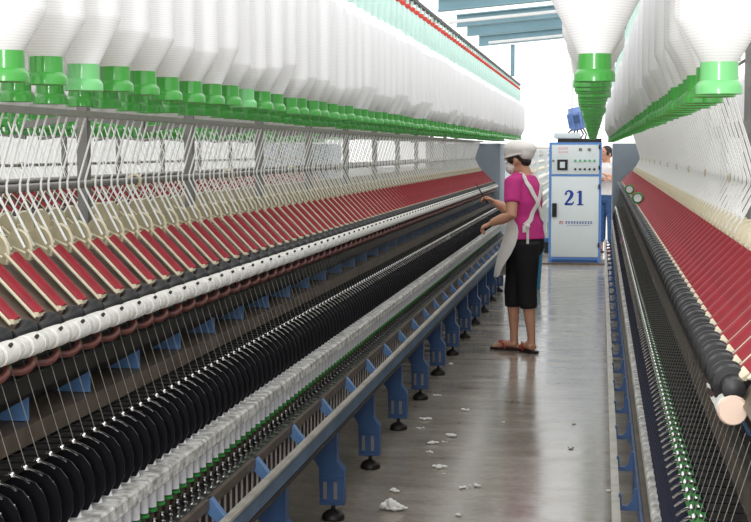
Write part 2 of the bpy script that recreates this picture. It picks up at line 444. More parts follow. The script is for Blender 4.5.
    row(root, y0, 'leg', lg, M['blue'], frange(ph['leg'], y1, .966), [('leg_slot', lp, M['greypipe']), ('slot_frame', lf, M['blue']), ('levelling_foot', ft, M['dark'])], angle=25)
    return root, arms

PHL = dict(arm=2.037, post=3.07, gus=2.62, sp=2.45, strut=2.71, leg=3.81)
YL1 = 16.35
left, armsL = frame(-1.54, 1, 1.98, YL1, 'long spinning machine left of the aisle, black plates above blue legs, tended by the worker', PHL)
PHR = dict(arm=2.36, post=2.6, gus=2.30, sp=2.12, strut=2.12, leg=2.4)
YR1 = 16.6
right, armsR = frame(.58, -1, 1.95, YR1, 'long spinning machine along the right edge of the aisle, seen from above, green guide strip', PHR, right=True, both=False)
PHN = dict(arm=6.0, post=6.2, gus=6, sp=6, strut=6, leg=6)
nextm, armsN = frame(-3.66, 1, 5.9, 17.2, 'spinning machine behind the left machine, glimpsed between its hanging strands', PHN, full=False, both=False)

# hangers over the front bobbins (parts of each creel)
def hangers(root, sx, y0, s, ys, zt, first, skew=0):
    rc = M['cyan'] if skew else M['hred']
    h = MB(sx).lathe([(.004,zt),(.012,zt+.002),(.016,zt+.02),(.016,2.17),(.008,2.18),(.006,2.24)], 10, (s,0,0))
    r = MB(sx).lathe([(.008,2.186),(.014,2.188),(.016,2.197),(.014,2.207),(.008,2.209)], 10, (s,0,0))
    if first:
        row(root, y0, 'bobbin_hanger', h, M['cyan'], ys, [('hanger_ring', r, rc)])
        for o in root.children:
            if o.name.startswith('bobbin_hanger'): o.location.x = skew*(o.location.y + y0 - ys[0])
    else:
        g = MB(sx); q = MB(sx)
        for y in ys: g.merge(h, dx=sx*skew*(y-ys[0]), dy=y-y0); q.merge(r, dx=sx*skew*(y-ys[0]), dy=y-y0)
        o = tag(g.build('inner_bobbin_hangers', M['cyan'], root), kind='stuff'); tag(q.build('inner_hanger_rings', rc, o), kind='stuff')

# ------------------------------------------------------------------ roving bobbins
def bob_shapes():
    pk = MB().lathe([(.024,.046),(.028,.048),(.0635,.110),(.0645,.118),(.0645,.372),(.062,.382),(.034,.428),(.02,.430)], 28)
    bs = MB().lathe([(.010,.030),(.026,.026),(.0315,.001),(.0360,.0),(.0360,.012),(.0340,.0165),(.0295,.021),(.0290,.049),(.02,.050)], 24)
    return pk, bs
PK, BS = bob_shapes()
me_pk = PK.mesh('roving', M['roving']); me_bs = {k: BS.mesh('tube_base', M[k]) for k in ('green', 'palegreen', 'greendk')}
BP = .174
ORD = ['first','second','third','fourth','fifth','sixth','seventh','eighth','ninth','tenth','eleventh','twelfth','thirteenth','fourteenth','fifteenth','sixteenth']
PK2 = MB().lathe([(.024,.046),(.029,.048),(.081,.150),(.082,.160),(.082,.372),(.079,.386),(.04,.428),(.02,.430)], 28)
me_pk2 = PK2.mesh('roving', M['roving'])
PK3 = MB().lathe([(.024,.046),(.028,.048),(.059,.098),(.060,.106),(.060,.380),(.058,.388),(.034,.428),(.02,.430)], 28)
PK4 = MB().lathe([(.024,.046),(.028,.048),(.066,.128),(.067,.136),(.067,.365),(.064,.376),(.034,.428),(.02,.430)], 28)
KINDS_ = [me_pk, me_pk, PK3.mesh('roving', M['roving']), PK4.mesh('roving', M['roving'])]
def bobbin(x, y, z, label, group, col='green', ks=(1.04, 1.04, 1.0, .95, 1.06), me=None):
    r = empty('roving_bobbin', (x, y, z)); tag(r, label, 'bobbin', group)
    k = random.choice(ks); put('roving', me or random.choice(KINDS_), r).scale = (k, k, 1); put('tube_base', me_bs[col], r)
    r.rotation_euler = (0, 0, random.uniform(0, 6))
    return r
def bob_row(ys, x, z, where, group, palepos=(), ordinals=12, skew=0, ks=(1.04, 1.04, 1.0, .95, 1.06), first=None):
    for i, y in enumerate(ys):
        if i < ordinals:
            lab = 'white roving bobbin on green base, %s from near end of %s' % (ORD[i], where)
            if i in palepos: lab = 'white roving bobbin on paler green base, %s from near end of %s' % (ORD[i], where)
        else: lab = 'white roving bobbin on green base, far along %s' % where
        bobbin(x + random.uniform(-.004,.004) + skew*(y-ys[0]), y, z + random.uniform(-.004,.002), lab, group, 'palegreen' if i in palepos else 'green', ks if i else (1,), first if i == 0 else None)
def bob_mass(name, rows, label, group):
    a = MB(); c = MB()
    for x, z, ys in rows:
        for y in ys: a.merge(PK, x, y, z); c.merge(BS, x, y, z)
    r = empty(name, (0,0,0)); tag(r, label, 'bobbins', group, 'stuff')
    tag(a.build('rovings', M['roving'], r), kind='stuff'); tag(c.build('tube_bases', M['green'], r), kind='stuff')
ZA, ZB = 1.619, 1.587
yLa = frange(2.40-BP, YL1+.55, BP); yLb = frange(2.75-3*BP, YL1+.5, BP)
yRa = frange(2.60, YR1-.2, BP); yRb = frange(2.336, YR1-.2, BP)
bob_row(yLa, -.94, 1.612, "left machine's front row", 'front row of bobbins on the left machine', (2, 9))
bob_row(yLb, -1.14, 1.598, "left machine's second row", 'second row of bobbins on the left machine', (), 6)
bob_row(yRa, -.016, ZA, "right machine's aisle-side row", 'aisle-side row of bobbins on the right machine', (), 4, -.006, (1, .9, .8, .95), me_pk2)
bob_row(yRb, .183, ZB, "right machine's inner row", 'inner row of bobbins on the right machine', (0,), 4, -.006, (1, .85, .7, .6, .9))
hangers(left, 1, 1.98, .60, yLa, 2.048, True); hangers(left, 1, 1.98, .40, yLb, 2.034, False)
hangers(right, -1, 1.95, .596, yRa, 2.055, True, -.006); hangers(right, -1, 1.95, .397, yRb, 2.023, False, -.006)
yc = frange(2.6, YL1-.1, BP)
bob_mass('rear_roving_bobbins', [(-1.94, ZB, yc), (-2.14, ZA, [y+.08 for y in yc])], 'roving bobbins hanging on the far side of the left machine', 'bobbins on the far sides')
bob_mass('rear_roving_bobbins', [(.98, ZB, frange(5, 16, BP)), (1.18, ZA, frange(5, 16, BP))], 'roving bobbins hanging on the far side of the right machine', 'bobbins on the far sides')
yn = frange(6, 17, BP)
bob_mass('rear_roving_bobbins', [(-3.06, ZA, yn), (-3.26, ZB, yn)], 'roving bobbins of the machine standing behind the left machine', 'bobbins on the far sides')

# ------------------------------------------------------------------ roving strands and yarns
def strands(c, sx, arms, label, group, n_ind, ymin, rear=False, topz=1.58):
    k = .65 if rear else 1
    path = [(.208,.0,1.584),(.182,.0,1.503),(.156,.0,1.42),(.1555,.0,1.40),(.220,.0,1.274)]
    if topz > 1.6: path[0] = (.236,.0,1.67)
    mb = MB(sx).tube(path[:3], .0028*k, 6).tube(path[2:], .0031*k, 6)
    me = mb.mesh('roving_strand', M['strand'])
    ys = [y + d + random.uniform(-.003,.002) for y in arms for d in (-.027, .025) if y + d > ymin]
    for y in ys[:n_ind]:
        o = put('roving_strand', me, None, (c, y, 0)); o.rotation_euler = (random.uniform(-.03,.03)*0, 0, 0)
        tag(o, label, 'roving strand', group)
    if ys[n_ind:]:
        g = MB(sx)
        for y in ys[n_ind:]: g.merge(mb, dy=y)
        o = g.build('roving_strands', M['strand'], None, (c,0,0)); tag(o, label.replace('strand', 'strands, farther end,', 1), 'roving strands', group, 'stuff')
strands(-1.54, 1, armsL, "thin white roving strand running down over the left machine's guide pipe", 'strands on the left machine', 170, 3.1)
strands(.58, -1, armsR, "thin white roving strand running down over the right machine's guide pipe", 'strands on the right machine', 130, 4.0, False, 1.70)
strands(-1.54, -1, armsL, "thin white roving strand on the far side of the left machine", 'strands on the far sides', 0, 3.6, True)
strands(-3.66, 1, armsN, "thin white roving strand of the machine behind the left machine", 'strands on the far sides', 0, 6, True)
strands(.58, 1, armsR, "thin white roving strand on the far side of the right machine", 'strands on the far sides', 0, 5)

def yarns(c, sx, y0, y1, label, group, n):
    mb = MB(sx).tube([(.358,0,1.07),(.415,0,.878)], .0008 if sx > 0 else .0006, 5)
    me = mb.mesh('yarn', M['yarn'])
    ys = frange(y0, y1, P)
    for y in ys[:n]:
        tag(put('yarn', me, None, (c, y, 0)), label, 'yarn', group)
    g = MB(sx)
    for y in ys[n:]: g.merge(mb, dy=y)
    tag(g.build('yarns', M['yarn'], None, (c,0,0)), label.replace('yarn', 'yarns, farther end,', 1), 'yarns', group, 'stuff')
yarns(-1.54, 1, 2.45, YL1-.1, "fine grey yarn running down to the left machine's black plates", 'yarns on the left machine', 90)
yarns(.58, -1, 2.12, YR1-.1, "fine grey yarn running down to the right machine's green guide strip", 'yarns on the right machine', 60)

# cops: white tubes on the spindles between plates
cp = MB().lathe([(.004,.604),(.0135,.605),(.0135,.69),(.0135,.713),(.006,.75),(.004,.82),(.002,.821)], 12)
me = cp.mesh('yarn_cop', M['tubew'])
for i, y in enumerate(frange(2.45+P/2, YL1-.1, P)):
    tag(put('yarn_cop', me, None, (-1.54+.430, y, 0)), "slim white tube on a green spindle under the left machine's ring rail", 'yarn tube', 'tubes on the left machine')
# two spools lying on the right machine's rollers
def spool(x, y, z, label):
    r = empty('yarn_spool', (x, y, z)); tag(r, label, 'spool', 'spools on the right machine')
    r.scale = (.8,.8,.8)
    MB().lathe([(.016,-.05),(.034,-.05),(.036,-.044),(.036,.05),(.016,.05)], 20, axis='y').build('spool_body', M['dark'], r)
    MB().lathe([(.018,-.060),(.030,-.062),(.032,-.054),(.018,-.05)], 20, axis='y').build('spool_core', M['tubew'], r)
    MB().lathe([(.032,-.058),(.044,-.056),(.046,-.05),(.044,-.044),(.032,-.044),(.032,-.058)], 22, axis='y').build('spool_rim', M['lappet'], r)
spool(.225, 9.2, 1.203, 'dark spool with a green rim lying on the rollers, the nearer of two')
spool(.212, 11.2, 1.203, 'dark spool with a green rim lying on the rollers, the farther of two')

# ------------------------------------------------------------------ control cabinet 21
cx0, cx1, cy, ch = -.68, .005, 19.35, 1.60
cab = empty('control_cabinet', ((cx0+cx1)/2, cy, 0)); tag(cab, 'pale grey control cabinet with blue frame and large blue number 21', 'control cabinet')
W = (cx1-cx0)/2
MB().box(-W+.006, W-.006, .012, .5, .0, ch-.006).build('body', M['cab'], cab, smooth=False)
mb = MB().box(-W, -W+.032, 0, .05, 0, ch).box(W-.032, W, 0, .05, 0, ch).box(-W+.032, W-.032, 0, .05, ch-.03, ch).box(-W+.032, W-.032, 0, .05, .0, .085).box(-W+.032, W-.032, 0, .03, 1.155, 1.18)
mb.box(W-.03, W, .05, .5, .0, ch).box(-W,-W+.03,.05,.5,0,ch)
mb.build('frame', M['cabblue'], cab, smooth=False)
MB().box(-W+.045, W-.045, -.02, 0, .018, .06).build('vent', M['blue'], cab, smooth=False)
d = MB().box(-W+.034, W-.034, -.008, .02, .09, 1.152).build('door', M['cab'], cab, bevel=.004)
MB().box(-W+.045, -W+.105, -.03, -.008, .62, .80).box(-W+.06,-W+.09,-.042,-.03,.68,.76).build('handle', M['black'], d, smooth=False)
for z in (.25, 1.02, ): MB().box(W-.04, W-.02, -.02, 0, z-.03, z+.03).build('hinge', M['black'], d, smooth=False)
up = MB().box(-W+.034, W-.034, -.008, .02, 1.182, ch-.032).build('control_panel', M['cab'], cab, bevel=.004)
for z in (1.27, 1.54): MB().box(W-.04, W-.02, -.02, 0, z-.025, z+.025).build('hinge', M['black'], up, smooth=False)
mt = MB().box(-.235, -.10, -.02, -.008, 1.235, 1.375).build('meter', M['black'], up, smooth=False)
MB().box(-.20, -.135, -.024, -.02, 1.265, 1.345).build('meter_face', M['screen'], up, smooth=False)
for i in range(5):
    x = .0 + i*.062
    MB().lathe([(.002,0),(.017,.001),(.015,.014),(.002,.015)], 12, (x,-.008,1.36), 'y').build('lamp_button', M['btngreen'], up)
    MB().lathe([(.002,0),(.016,.001),(.014,.016),(.002,.017)], 12, (x,-.008,1.248), 'y').build('push_button', M['dark'], up)
for o in up.children:
    if o.name.startswith(('lamp_button', 'push_button')): o.scale = (1, -1, 1); o.location.y = -.016
for x in (.065, .18): MB().box(x-.02, x+.02, -.016, -.008, 1.49, 1.525).build('panel_switch', M['greypipe'], up, smooth=False)
MB().box(-.30,-.275,-.016,-.008,1.345,1.37).build('key_lock', M['greypipe'], up, smooth=False)
mb = MB()
for r_ in range(2):
    for i in range(4): mb.box(-.225+i*.034, -.20+i*.034, -.0095, -.008, 1.46+r_*.05, 1.485+r_*.05)
mb.build('panel_lettering', M['inkpale'], up, smooth=False)
def ribbon(mb, pts, ws, y0, y1):
    n = len(pts); L = []; R = []
    for i in range(n):
        a = Vector(pts[max(i-1,0)]); b_ = Vector(pts[min(i+1,n-1)]); t = (b_-a).normalized(); nn = Vector((-t.y, t.x))*ws[i]*.5
        L.append(Vector(pts[i])+nn); R.append(Vector(pts[i])-nn)
    for i in range(n-1):
        mb.prism([tuple(L[i]),tuple(L[i+1]),tuple(R[i+1]),tuple(R[i])], y0, y1)
mb = MB()
X0, Z0, H, = -.135, .775, .195          # digit 2
two = [(.012,.150),(.022,.175),(.05,.190),(.08,.180),(.095,.152),(.088,.120),(.062,.080),(.03,.042),(.006,.012)]
ribbon(mb, [(X0+x, Z0+z) for x, z in two], [.018,.022,.022,.034,.046,.044,.034,.024,.018], -.0105, -.008)
ribbon(mb, [(X0+.0, Z0+.012),(X0+.03,Z0+.014),(X0+.095,Z0+.014),(X0+.112,Z0+.03),(X0+.118,Z0+.05)], [.022,.03,.028,.02,.008], -.0105, -.008)
mb.ball((X0+.016, -.009, Z0+.148), (.016,.002,.016), 10, 6)
X1 = X0+.155                             # digit 1
mb.box(X1+.028, X1+.069, -.0105, -.008, Z0+.004, Z0+.19).box(X1+.006, X1+.092, -.0105, -.008, Z0, Z0+.014)
mb.prism([(X1+.034,Z0+.19),(X1+.05,Z0+.195),(X1+.034,Z0+.165),(X1+.002,Z0+.160),(X1+.002,Z0+.168)], -.0105, -.008)
mb.build('number', M['ink'], d, smooth=False)
mb = MB()
for i in range(10):
    x = -.12 + i*.036
    mb.box(x, x+.026, -.0095, -.008, .538, .543).box(x, x+.026, -.0095, -.008, .556, .561).box(x+.011, x+.016, -.0095, -.008, .528, .568)
    mb.box(x+.002*(i%3), x+.006+.002*(i%3), -.0095, -.008, .53, .553)
for i in range(14): mb.box(-.10+i*.022, -.086+i*.022, -.0095, -.008, .507, .513)
mb.build('company_lettering', M['ink'], d, smooth=False)
mb = MB().box(-.20,-.188,-.0095,-.008,.525,.565).box(-.188,-.150,-.0095,-.008,.556,.565).box(-.188,-.158,-.0095,-.008,.538,.546).box(-.165,-.15,-.0095,-.008,.525,.538)
mb.build('emblem', M['inkred'], d, smooth=False)
tag(MB().box(-W-.12, W+.12, -.16, .55, 0, .02).build('plinth', M['darkbrown'], cab, smooth=False))

# motor on the cabinet
mo = empty('electric_motor', (-.30, cy+.22, ch)); tag(mo, 'blue electric motor on a frame on top of the numbered cabinet', 'motor')
mo.scale = (1.25, 1.25, 1.25)
MB().box(-.22,.24,-.1,.1,0,.04).box(-.20,-.17,-.08,.08,.04,.085).box(.12,.15,-.08,.08,.04,.085).build('base', M['dark'], mo, smooth=False)
MB().box(-.26,.02,-.09,.09,.04,.10).build('housing', M['cab'], mo, bevel=.01)
rt = Matrix.Rotation(math.radians(-12), 4, 'Y')
b_ = MB().lathe([(.03,.0),(.08,.01),(.085,.03),(.085,.19),(.075,.205),(.07,.24),(.02,.245)], 20)
for k in range(16):
    a = 2*PI*k/16; b_.obox((.086*math.cos(a), .086*math.sin(a), .035),(.086*math.cos(a), .086*math.sin(a), .185), .008, .02, (-math.sin(a), math.cos(a), 0))
o = b_.build('motor_body', M['motor'], mo, (-.0,0,.12)); o.matrix_basis = Matrix.Translation((0,0,.13)) @ rt
MB().box(-.03,.03,-.11,-.08,.08,.16).build('terminal_box', M['blue'], o, smooth=False)
mb = MB()
for k in range(6):
    mb.tube([(-.13+.05*k,-.07,.04),(-.12+.05*k+.02*(k%2),-.06,.09),(-.07+.03*k,-.02,.14)], .008, 6)
mb.build('motor_bracket', M['dark'], mo)

# ------------------------------------------------------------------ people
def ring_at(c, a, b, da, db, n=20):
    c = Vector(c); da = Vector(da); db = Vector(db)
    return [tuple(c + da*a*math.cos(2*PI*k/n) + db*b*math.sin(2*PI*k/n)) for k in range(n)]
def hand(mb, wrist, direction, palm_n, side, curl=.7, s=1.0):
    """palm, four bent fingers and a thumb; direction along the palm, palm_n the way the palm faces, side the thumb's way"""
    w = Vector(wrist); d_ = Vector(direction).normalized(); pn = Vector(palm_n); pn = (pn - d_*pn.dot(d_)).normalized()
    sd = d_.cross(pn); sd = sd if sd.dot(Vector(side)) > 0 else -sd
    rings = []
    for t, ww, th in ((-.02,.026,.02),(.0,.028,.02),(.04,.038,.016),(.08,.041,.014),(.092,.036,.011)):
        rings.append(ring_at(w + d_*t*s, ww*s, th*s, sd, pn, 12))
    mb.loft(rings)
    for i, (off, ln) in enumerate(((.030,.070),(.010,.078),(-.011,.073),(-.031,.058))):
        p = w + d_*.082*s + sd*off*s; pts = [p - d_*.02*s, p]; ang = 0; q = p
        for f_ in (.45,.32,.23):
            ang += curl*.75
            q = q + (d_*math.cos(ang) + pn*math.sin(ang))*ln*f_*s; pts.append(q)
        mb.tube(pts, [.009*s,.0092*s,.0085*s,.0078*s,.0068*s], 8)
    p = w + d_*.02*s + sd*.022*s
    mb.tube([p, p + (d_*.6 + sd*.75 + pn*.2).normalized()*.035*s, p + (d_*.6+sd*.75+pn*.2).normalized()*.035*s + (d_*.85+sd*.2+pn*.5).normalized()*.05*s], [.012*s,.0105*s,.008*s], 8)

def person(name, loc, fwd, J, label, shirt, pants, cap=True):
    F = Vector((fwd[0], fwd[1], 0)).normalized(); Lf = Vector((-F.y, F.x, 0)); U = Vector((0,0,1))
    root = empty(name, loc); tag(root, label, 'person')
    # body
    mb = MB()
    h = Vector(J['head']); nk = Vector(J['neck']); ch_ = Vector(J['chest']); pv = Vector(J['pelvis'])
    hf = Vector((J['look'][0], J['look'][1], J['look'][2])).normalized(); hl = U.cross(hf).normalized(); hu = hf.cross(hl)
    R3 = Matrix((hf, hl, hu)).transposed()
    mb.ball(h + hu*.02 - hf*.008, (.094,.075,.098), 20, 14, R3)
    mb.ball(h - hu*.045 + hf*.022, (.064,.056,.066), 16, 10, R3)          # jaw
    mb.ball(h + hf*.088 - hu*.012, (.018,.012,.02), 10, 8, R3)             # nose
    for s in (1,-1):
        mb.ball(h + hl*.075*s - hf*.008 - hu*.005, (.018,.007,.03), 10, 8, R3)   # ears
    mb.tube([nk - U*.05, nk, h - hu*.05 - hf*.02], [.062,.05,.05], 14)
    mb.loft([ring_at(pv + U*-.06, .15,.10,Lf,F), ring_at(pv + U*.08, .125,.09,Lf,F), ring_at(pv.lerp(ch_,.6), .12,.085,Lf,F), ring_at(ch_, .145,.10,Lf,F), ring_at(ch_.lerp(nk,.6), .14,.085,Lf,F), ring_at(nk - U*.03, .07,.06,Lf,F)])
    for s in ('L','R'):
        sh, el, wr, hd = (Vector(J[k+s]) for k in ('sho','elb','wri','hnd'))
        mb.tube([nk.lerp(sh,.5), sh, sh.lerp(el,.5), el, el.lerp(wr,.4), wr], [.05,.052,.046,.040,.041,.028], 14)
        hand(mb, wr, hd - wr, J['palm'+s], J['thumb'+s], J.get('curl', .8), .92)
        hp, kn, an, toe, heel = (Vector(J[k+s]) for k in ('hip','kne','ank','toe','heel'))
        mb.tube([hp, hp.lerp(kn,.5), kn, kn.lerp(an,.3), an + U*.05, an - U*.045], [.085,.072,.049,.048,.031,.031], 16)
        mid = heel.lerp(toe,.5)
        mb.tube([heel + U*.045, mid + U*.05, heel.lerp(toe,.8) + U*.032, toe + U*.026], [.034,.036,.034,.02], 14, flat=((0,0,1), .75))
        fd = (toe-heel).normalized(); fs = Vector((-fd.y, fd.x, 0))
        for k in range(5):
            p = heel.lerp(toe,.84) + fs*(k-2)*.0145 + U*.026
            mb.tube([p, p + fd*(.048 - abs(k-1.4)*.006)], [.0095,.0085], 8)
    o = mb.build('body', M['skin'], root)
    evaluated(o, [('REMESH', dict(mode='VOXEL', voxel_size=.0062)), ('SMOOTH', dict(factor=.5, iterations=4))])
    # eyes, brows
    e = MB(); ir = MB(); bw = MB()
    for s in (1,-1):
        p = h + hf*.082 + hl*.031*s + hu*.022
        e.ball(p, (.006,.013,.008), 10, 8, R3); ir.ball(p + hf*.0045, (.003,.006,.006), 8, 6, R3)
        bw.obox(p + hu*.02 - hl*.016*s + hf*.003, p + hu*.022 + hl*.014*s - hf*.004, .006, .006, hu)
    e.build('eyes', M['tubew'], root); ir.build('irises', M['hair'], root); bw.build('eyebrows', M['hair'], root)
    # hair
    hb = MB().ball(h + hu*.035 - hf*.02, (.094,.082,.092), 18, 12, R3).ball(h - hu*.02 - hf*.055, (.045,.064,.045 if cap else .06), 14, 10, R3)
    if cap:
        for s in (1,-1): hb.ball(h + hl*.07*s + hf*.028 + hu*.012, (.026,.012,.034), 10, 8, R3)
    o = hb.build('hair', M['hair'], root); evaluated(o, [('REMESH', dict(mode='VOXEL', voxel_size=.008)), ('SMOOTH', dict(factor=.5, iterations=3))])
    # shirt with short sleeves
    sb = MB()
    sb.loft([ring_at(pv - U*.015, .163,.13,Lf,F), ring_at(pv + U*.03, .152,.12,Lf,F), ring_at(pv + U*.10, .143,.11,Lf,F), ring_at(pv.lerp(ch_,.55), .137,.102,Lf,F), ring_at(ch_ - U*.02, .158,.118,Lf,F), ring_at(ch_.lerp(nk,.5), .16,.105,Lf,F), ring_at(nk - U*.045, .105,.08,Lf,F), ring_at(nk - U*.02, .07,.066,Lf,F)])
    for s in ('L','R'):
        sh, el = Vector(J['sho'+s]), Vector(J['elb'+s])
        sb.tube([nk.lerp(sh,.45) - U*.02, sh, sh.lerp(el,.35), sh.lerp(el,.62)], [.068,.066,.062,.058], 16)
    o = sb.build('shirt', shirt, root); evaluated(o, [('REMESH', dict(mode='VOXEL', voxel_size=.009)), ('SMOOTH', dict(factor=.5, iterations=6))])
    shirt_o = o
    # trousers, cropped below the knee
    pb = MB()
    pb.loft([ring_at(pv + U*.06, .140,.108,Lf,F), ring_at(pv - U*.02, .155,.122,Lf,F), ring_at(pv - U*.09, .155,.12,Lf,F), ring_at(pv - U*.14, .12,.10,Lf,F)])
    for s in ('L','R'):
        hp, kn, an = (Vector(J[k+s]) for k in ('hip','kne','ank'))
        end = kn.lerp(an, J.get('crop', .3))
        pb.tube([hp + U*.0, hp.lerp(kn,.35), hp.lerp(kn,.75), kn, end], [.098,.092,.074,.068,.064], 18)
    o = pb.build('trousers', pants, root); evaluated(o, [('REMESH', dict(mode='VOXEL', voxel_size=.009)), ('SMOOTH', dict(factor=.5, iterations=5))])
    # sandals
    for s in ('L','R'):
        toe, heel = Vector(J['toe'+s]), Vector(J['heel'+s])
        fd = (toe-heel).normalized(); fs = Vector((-fd.y, fd.x, 0))
        L_ = (toe-heel).length + .04
        out = []
        for t, w_ in ((-.04,.02),(-.03,.034),(.03,.036),(.1,.034),(.16,.043),(.21,.044),(.245,.03),(.26,.012)):
            out.append((t*L_/.27, w_))
        poly = [heel + fd*t + fs*w_ for t, w_ in out] + [heel + fd*t - fs*w_ for t, w_ in reversed(out)]
        n = len(poly); v = [(p.x,p.y,.002) for p in poly] + [(p.x,p.y,.02) for p in poly]
        so = MB().add(v, [tuple(range(n)), tuple(range(n,2*n))] + [(i,(i+1)%n,(i+1)%n+n,i+n) for i in range(n)]).build('sandal', M['sandal'], root, smooth=False)
        st = MB(); a = heel.lerp(toe,.9) + U*.03
        for q in (1,-1):
            st.tube([a, heel.lerp(toe,.68) + fs*.02*q + U*.072, heel.lerp(toe,.5) + fs*.042*q + U*.05, heel.lerp(toe,.42) + fs*.044*q + U*.015], .0065, 8)
        st.build('sandal_strap', M['strapred'], so)
    return root, dict(F=F, L=Lf, U=U, h=h, hf=hf, hl=hl, hu=hu, R3=R3, shirt=shirt_o, nk=nk, ch=ch_, pv=pv)

JW = dict(head=(-.055,.02,1.425), neck=(-.005,.01,1.335), chest=(.0,.0,1.14), pelvis=(.012,-.005,.86), look=(-.93,.28,-.24),
    shoL=(-.085,-.125,1.255), elbL=(-.085,-.20,1.025), wriL=(-.235,-.14,.965), hndL=(-.32,-.11,.925), palmL=(0,.3,-1), thumbL=(-.2,.9,.3),
    shoR=(.045,.15,1.255), elbR=(-.12,.26,1.03), wriR=(-.24,.29,1.10), hndR=(-.31,.30,1.135), palmR=(.1,-.4,-1), thumbR=(0,-1,.3),
    hipL=(.02,-.075,.82), kneL=(.03,-.07,.45), ankL=(.06,-.085,.085), toeL=(-.03,.05,0), heelL=(.075,-.115,0),
    hipR=(-.03,.075,.82), kneR=(-.085,.045,.45), ankR=(-.075,.035,.085), toeR=(-.225,.085,0), heelR=(-.05,.02,0), curl=1.0, crop=.33)
wk, G = person('person', (-.557, 10.84, 0), (-.82, .57), JW, 'person in magenta shirt, white cap, mask and apron, reaching over the left machine', M['shirt'], M['pants'])
h, hf, hl, hu, R3 = G['h'], G['hf'], G['hl'], G['hu'], G['R3']
# cap: puffed white crown with a band
RT = R3 @ Matrix.Rotation(math.radians(16), 3, 'Y')
RT = R3 @ Matrix.Rotation(math.radians(-14), 3, 'Y')
cb = MB().ball(h + hu*.078 - hf*.035, (.128,.104,.068), 22, 12, RT).ball(h + hu*.035 - hf*.075, (.060,.09,.06), 18, 10, R3)
cb.loft([ring_at(h + hu*.035 - hf*.015 + hf*.0, .107,.092,hf,hl,24), ring_at(h + hu*.085 - hf*.012, .108,.092,hf,hl,24)])
o = cb.build('cap', M['apron'], wk); evaluated(o, [('REMESH', dict(mode='VOXEL', voxel_size=.008)), ('SMOOTH', dict(factor=.5, iterations=4))])
cbm = MB().tube([tuple(Vector(p)) for p in ring_at(h + hu*.036 - hf*.015, .110,.094,hf,hl,28) + [ring_at(h + hu*.036 - hf*.015, .110,.094,hf,hl,28)[0]]], .007, 6)
cbm.build('cap_hem', M['apron'], wk)
mk = MB().ball(h - hu*.042 + hf*.048, (.060,.063,.055), 18, 12, R3)
for s in (1,-1): mk.tube([h - hu*.02 + hf*.05 + hl*.058*s, h + hl*.079*s + hu*.012 - hf*.006, h - hu*.06 + hf*.03 + hl*.056*s], .003, 6)
mk.build('face_mask', M['apron'], wk)
# apron: skirt panel in front, bib, straps crossing on the back, tie tail
F, Lf, U, pv, chs, nk = G['F'], G['L'], G['U'], G['pv'], G['ch'], G['nk']
def sheet(mb, rows, th=.006):
    """thin cloth from rows of points, given thickness along F"""
    n = len(rows[0]); v = []; f = []
    for off in (0, 1):
        for r in rows: v += [tuple(Vector(p) + F*th*off) for p in r]
    N = len(rows)*n
    for k in range(len(rows)-1):
        for i in range(n-1):
            a = k*n+i
            f.append((a,a+1,a+n+1,a+n)); f.append((a+N,a+n+N,a+n+1+N,a+1+N))
    for k in range(len(rows)-1):
        a = k*n; f.append((a,a+n,a+n+N,a+N)); a = k*n+n-1; f.append((a,a+N,a+n+N,a+n))
    for i in range(n-1):
        f.append((i,i+N,i+1+N,i+1)); a = (len(rows)-1)*n+i; f.append((a,a+1,a+1+N,a+N))
    return mb.add(v, f)
rows = []
for z, ra, rb, spread, fw in ((1.26,.10,.116,.9,.0),(1.16,.145,.128,1.0,.0),(1.05,.148,.126,1.15,.0),(.95,.158,.13,1.45,.0),(.86,.175,.145,1.5,.01),(.74,.185,.16,1.4,.045),(.64,.19,.165,1.35,.07),(.55,.185,.16,1.25,.09)):
    c = pv.lerp(chs, (z-pv.z)/(chs.z-pv.z)) if z > pv.z else Vector((pv.x,pv.y,z))
    c.z = z
    r = []
    for k in range(13):
        a = -spread + k/12*(2*spread if z > 1 else spread*(2.38 if z > .7 else 2.15))
        r.append(c + F*(rb*math.cos(a) + fw + (.006*math.sin(k*2.1+z*9) if z < .9 else 0)) + Lf*(ra*math.sin(a)))
    rows.append(r)
o = sheet(MB(), rows).build('apron', M['apron'], wk); evaluated(o, [('SUBSURF', dict(levels=1, render_levels=1))])
def strap(pts, w, name):
    """ribbon laid on the shirt: points pulled to its surface"""
    bpy.context.view_layer.update()
    sh = G['shirt']; P_ = []
    pts = [Vector(p) for p in pts]
    fine = []
    for a, b2 in zip(pts, pts[1:]):
        for k in range(8): fine.append(a.lerp(b2, k/8))
    fine.append(pts[-1])
    mb = MB(); rings = []
    loc = []
    for p in fine:
        ok, q, nn, _ = sh.closest_point_on_mesh(p)
        loc.append((q, nn))
    for i, (q, nn) in enumerate(loc):
        t = loc[min(i+1,len(loc)-1)][0] - loc[max(i-1,0)][0]
        t.normalize(); sd = t.cross(nn).normalized()
        rings.append([tuple(q + sd*w*.5*a + nn*(.003 + .006*b3)) for a, b3 in ((-1,0),(1,0),(1,1),(-1,1))])
    return mb.loft(rings).build(name, M['apron'], wk)
back = lambda l, z, f=-.14: (pv.lerp(chs, (z-pv.z)/(chs.z-pv.z)) + Lf*l + F*f)
strap([back(.07,1.32,.02), back(.085,1.30,-.05), back(.07,1.22), back(.0,1.11), back(-.08,1.0), back(-.15,.95,-.02)], .034, 'apron_strap')
strap([back(-.07,1.32,.02), back(-.085,1.30,-.05), back(-.07,1.22), back(.0,1.11), back(.085,1.0), back(.125,.95,-.09)], .034, 'apron_strap')
strap([back(.125,.95,-.09), back(.128,.90,-.09)], .03, 'apron_tie')
mb = MB(); p = back(.125,.945,-.115)
mb.obox(p, p + Vector((0,0,-.13)), .024, .006, Lf).ball(p, .018, 10, 8); mb.build('apron_tie_tail', M['apron'], wk)
